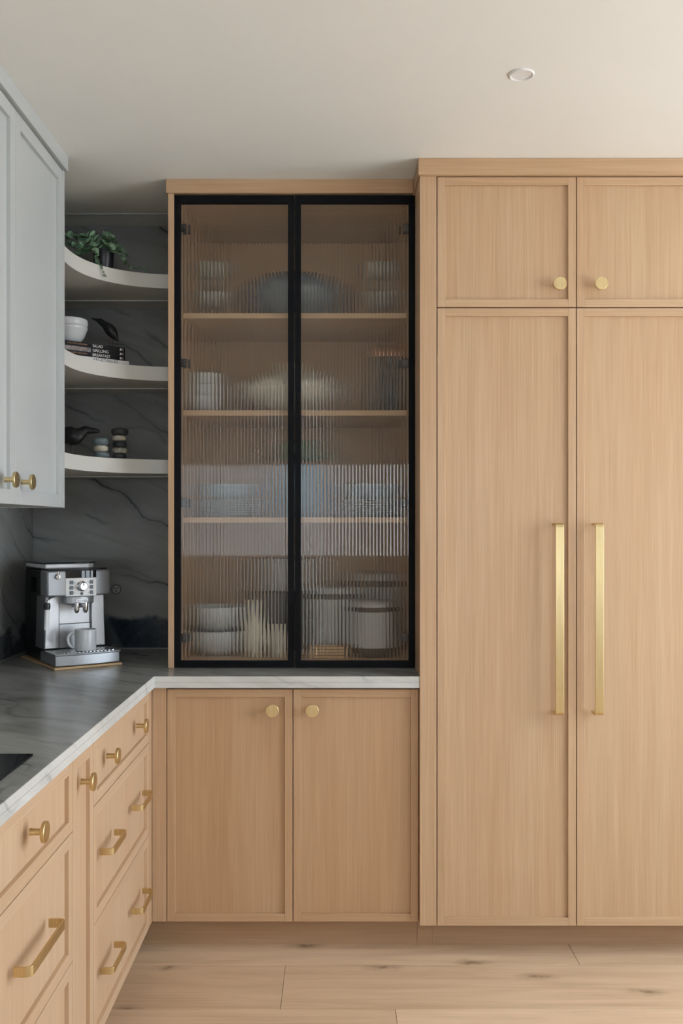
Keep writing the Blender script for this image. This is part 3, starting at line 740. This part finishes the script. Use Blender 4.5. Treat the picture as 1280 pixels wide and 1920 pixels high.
# second shelf
for k in range(3):
    o = lathe([(.0001, 0), (.036, 0), (.046, .010), (.053, .030), (.055, .062), (.053, .0635), (.051, .060), (.046, .02), (.030, .008), (.0001, .008)], (0, 0, 0), 36).build('bowl', WHITE, None, smooth=45, loc=(-.478, 3.42, Z2+k*.0415))
    tag(o, ['white bowl at the bottom of the stack beside the cream vase', 'white bowl in the middle of the stack beside the cream vase', 'white bowl on top of the stack beside the cream vase'][k], 'bowl', 'stacked white bowls on the second shelf')
o = lathe([(.0001, 0), (.075, 0), (.100, .010), (.150, .048), (.178, .075), (.186, .090), (.176, .108), (.120, .138), (.070, .160), (.036, .180), (.030, .196), (.024, .195), (.026, .182), (.0001, .17)], (0, 0, 0), 48).build('vase', CREAM, None, smooth=45, loc=(-.165, 3.485, Z2)); tag(o, 'squat cream vase with pointed neck on the second shelf', 'vase')
jar = thing('lidded_jar', 'dark patterned jar with copper top at right of second shelf', 'jar', (.195, 3.46, Z2))
t_ = NT('dark_woven_glaze'); vv = t_.n('TexVoronoi', Vector=t_.coords(), Scale=95.0)
WOVEN = t_.out(Base__Color=t_.ramp(vv.outputs['Distance'], [(.1, (.16, .17, .19)), (.3, (.045, .047, .055)), (.6, (.02, .02, .025))]), Roughness=.3)
lathe([(.0001, 0), (.043, 0), (.046, .01), (.048, .06), (.040, .12), (.032, .160), (.036, .205), (.036, .215), (.0001, .215)], (0, 0, 0), 36).build('body', WOVEN, jar, smooth=45)
lathe([(.0355, .2155), (.0365, .222), (.034, .246), (.024, .256), (.0001, .258)], (0, 0, 0), 36).build('lid', COPPER, jar, smooth=45)
MB().tube([(.034, 0, .20), (.050, 0, .19), (.050, 0, .13), (.040, 0, .11)], .006, 10, 4).build('handle', WOVEN, jar, smooth=60)
# third shelf: two stacks of plates and bowls, a blue vase with greenery between
PLATE = [(.0001, 0), (.060, 0), (.064, .003), (.085, .006), (.110, .0125), (.1105, .0145), (.086, .0095), (.062, .0065), (.0001, .0060)]
pme = lathe(PLATE, (0, 0, 0), 40).mesh('plate', plain('satin_white_stoneware', (.56, .585, .60), .45, var=.02), 45)
BOWL3 = [(.0001, 0), (.052, 0), (.056, .004), (.092, .020), (.102, .036), (.1025, .0385), (.1000, .038), (.088, .022), (.055, .008), (.0001, .007)]
bme = lathe(BOWL3, (0, 0, 0), 40).mesh('bowl', BLUEW, 45)
where = ('left of the blue vase', 'right of the blue vase'); ordn = ['bottom', 'second lowest', 'third lowest', 'middle', 'third highest', 'second highest', 'top']
for sidx, x in enumerate((-.395, .122)):
    zz = Z3
    for k in range(7):
        o = bpy.data.objects.new('plate', pme); COL.objects.link(o); o.location = (x, 3.475, zz); zz += .0085
        tag(o, ordn[k] + ' white plate in the stack ' + where[sidx], 'plate', 'stacked plates on the third shelf')
    zz += .0065
    for k in range(2):
        o = bpy.data.objects.new('bowl', bme); COL.objects.link(o); o.location = (x, 3.475, zz); zz += .018
        tag(o, ('lower' if k == 0 else 'upper') + ' pale blue bowl on the plates ' + where[sidx], 'bowl', 'pale blue bowls on the third shelf')
vs_ = thing('vase_with_greenery', 'blue ceramic vase filled with green leaves on the third shelf', 'vase', (-.135, 3.50, Z3))
lathe([(.0001, 0), (.055, 0), (.062, .008), (.082, .06), (.086, .11), (.078, .155), (.062, .185), (.060, .198), (.056, .198), (.057, .185), (.070, .155), (.0001, .14)], (0, 0, 0), 40).build('pot', BLUE, vs_, smooth=45)
LM2 = leafmesh('leaf', LEAF2, 1.25)
for k in range(60):
    a = rnd.uniform(0, 2*PI); e = rnd.uniform(.15, 1.25); dr = Vector((math.cos(a)*math.cos(e), math.sin(a)*math.cos(e), math.sin(e)))
    yv = dr.cross(Vector((0, 0, 1))).normalized(); nm = dr.cross(yv) * -1; s = rnd.uniform(.045, .066)
    yv = nm.cross(dr)
    o = bpy.data.objects.new('leaf', LM2); COL.objects.link(o); o.parent = vs_
    M = Matrix((dr, yv, nm)).transposed().to_4x4() @ Matrix.Diagonal((s, s*.8, s, 1)); M.translation = Vector((dr.x*.05, dr.y*.05, .195+dr.z*.035)); o.matrix_local = M
# bottom
BIG = [(.0001, 0), (.060, 0), (.066, .004), (.092, .024), (.103, .055), (.105, .088), (.1025, .091), (.100, .088), (.094, .05), (.062, .010), (.0001, .008)]
bg = lathe(BIG, (0, 0, 0), 44).mesh('bowl', WHITE, 45)
for k in range(2):
    o = bpy.data.objects.new('bowl', bg); COL.objects.link(o); o.location = (-.432, 3.45, Z0+k*.087)
    tag(o, ['lower large white bowl at the bottom left of the cabinet', 'upper large white bowl stacked at the bottom left of the cabinet'][k], 'bowl', 'large white bowls')
o = lathe([(.0001, 0), (.024, 0), (.036, .03), (.048, .075), (.045, .115), (.030, .145), (.020, .17), (.016, .205), (.0135, .206), (.0150, .17), (.0001, .15)], (0, 0, 0), 36).build('bud_vase', CREAM, None, smooth=50, loc=(-.290, 3.372, Z0)); tag(o, 'tall cream ceramic bud vase beside the large white bowls', 'vase')
o = lathe([(.0001, 0), (.022, 0), (.034, .025), (.038, .055), (.030, .085), (.020, .105), (.018, .118), (.0145, .118), (.0155, .10), (.0001, .09)], (0, 0, 0), 36).build('bud_vase', CREAM, None, smooth=50, loc=(-.202, 3.37, Z0)); tag(o, 'short cream ceramic bud vase next to the taller one', 'vase')
mx = thing('food_processor', 'black-based kitchen appliance with pale bowl behind the cream vases', 'appliance', (-.198, 3.61, Z0))
MB().prism([(-.070, -.08), (.070, -.08), (.080, -.06), (.080, .08), (.06, .098), (-.06, .098), (-.080, .08), (-.080, -.06)], .0, .225).build('base', BLACKP, mx, .008, 30)
lathe([(.0001, .226), (.070, .226), (.080, .24), (.090, .30), (.095, .345), (.092, .348), (.0001, .335)], (0, 0, 0), 40).build('bowl', WHITE, mx, smooth=45)
MB().tube([(.085, -.02, .335), (.120, -.03, .33), (.112, -.03, .27), (.080, -.02, .262)], .010, 12, 4).build('handle', WHITEP, mx, smooth=60)
def canister(label, x, y, r, h):
    t = thing('canister', label, 'canister', (x, y, Z0), 0, 'white canisters with dark bands')
    lathe([(.0001, 0), (r*.90, 0), (r*.93, .004), (r*.93, .033)], (0, 0, 0), 44).build('base_ring', plain('bronze_band', (.10, .075, .05), .3, metal=.5) if 'bronze_band' not in bpy.data.materials else bpy.data.materials['bronze_band'], t, smooth=40)
    lathe([(r*.93, .0335), (r, .036), (r, h*.80), (r*.97, h*.805), (.0001, h*.805)], (0, 0, 0), 44).build('body', WHITE, t, smooth=40)
    lathe([(r*.985, h*.806), (r*1.01, h*.81), (r*1.01, h*.875), (r*.97, h*.88), (.0001, h*.88)], (0, 0, 0), 44).build('band', bpy.data.materials['bronze_band'], t, smooth=40)
    lathe([(r*.95, h*.881), (r*.95, h*.92), (r*.86, h*.965), (r*.6, h*.99), (.0001, h)], (0, 0, 0), 44).build('lid', WHITE, t, smooth=40)
canister('white canister with dark band in front at the bottom right', .138, 3.405, .080, .205)
canister('white canister with dark band behind the slatted box', -.012, 3.52, .080, .250)
canister('tallest white canister with dark band at the back right', .163, 3.600, .078, .300)
sb = thing('slatted_box', 'small pale wooden slatted box at the foot of the canisters', 'box', (-.022, 3.36, Z0))
for sx in (-1, 1): box(sx*.058-.005, sx*.058+.005, -.035, .035, 0, .044).build('end_panel', BAMBOO, sb, .001)
for k in range(4):
    for yy in (-.035, .031): box(-.053, .053, yy, yy+.004, .003+k*.0105, .010+k*.0105).build('slat', BAMBOO, sb)
box(-.053, .053, -.031, .031, 0, .003).build('bottom', BAMBOO, sb)
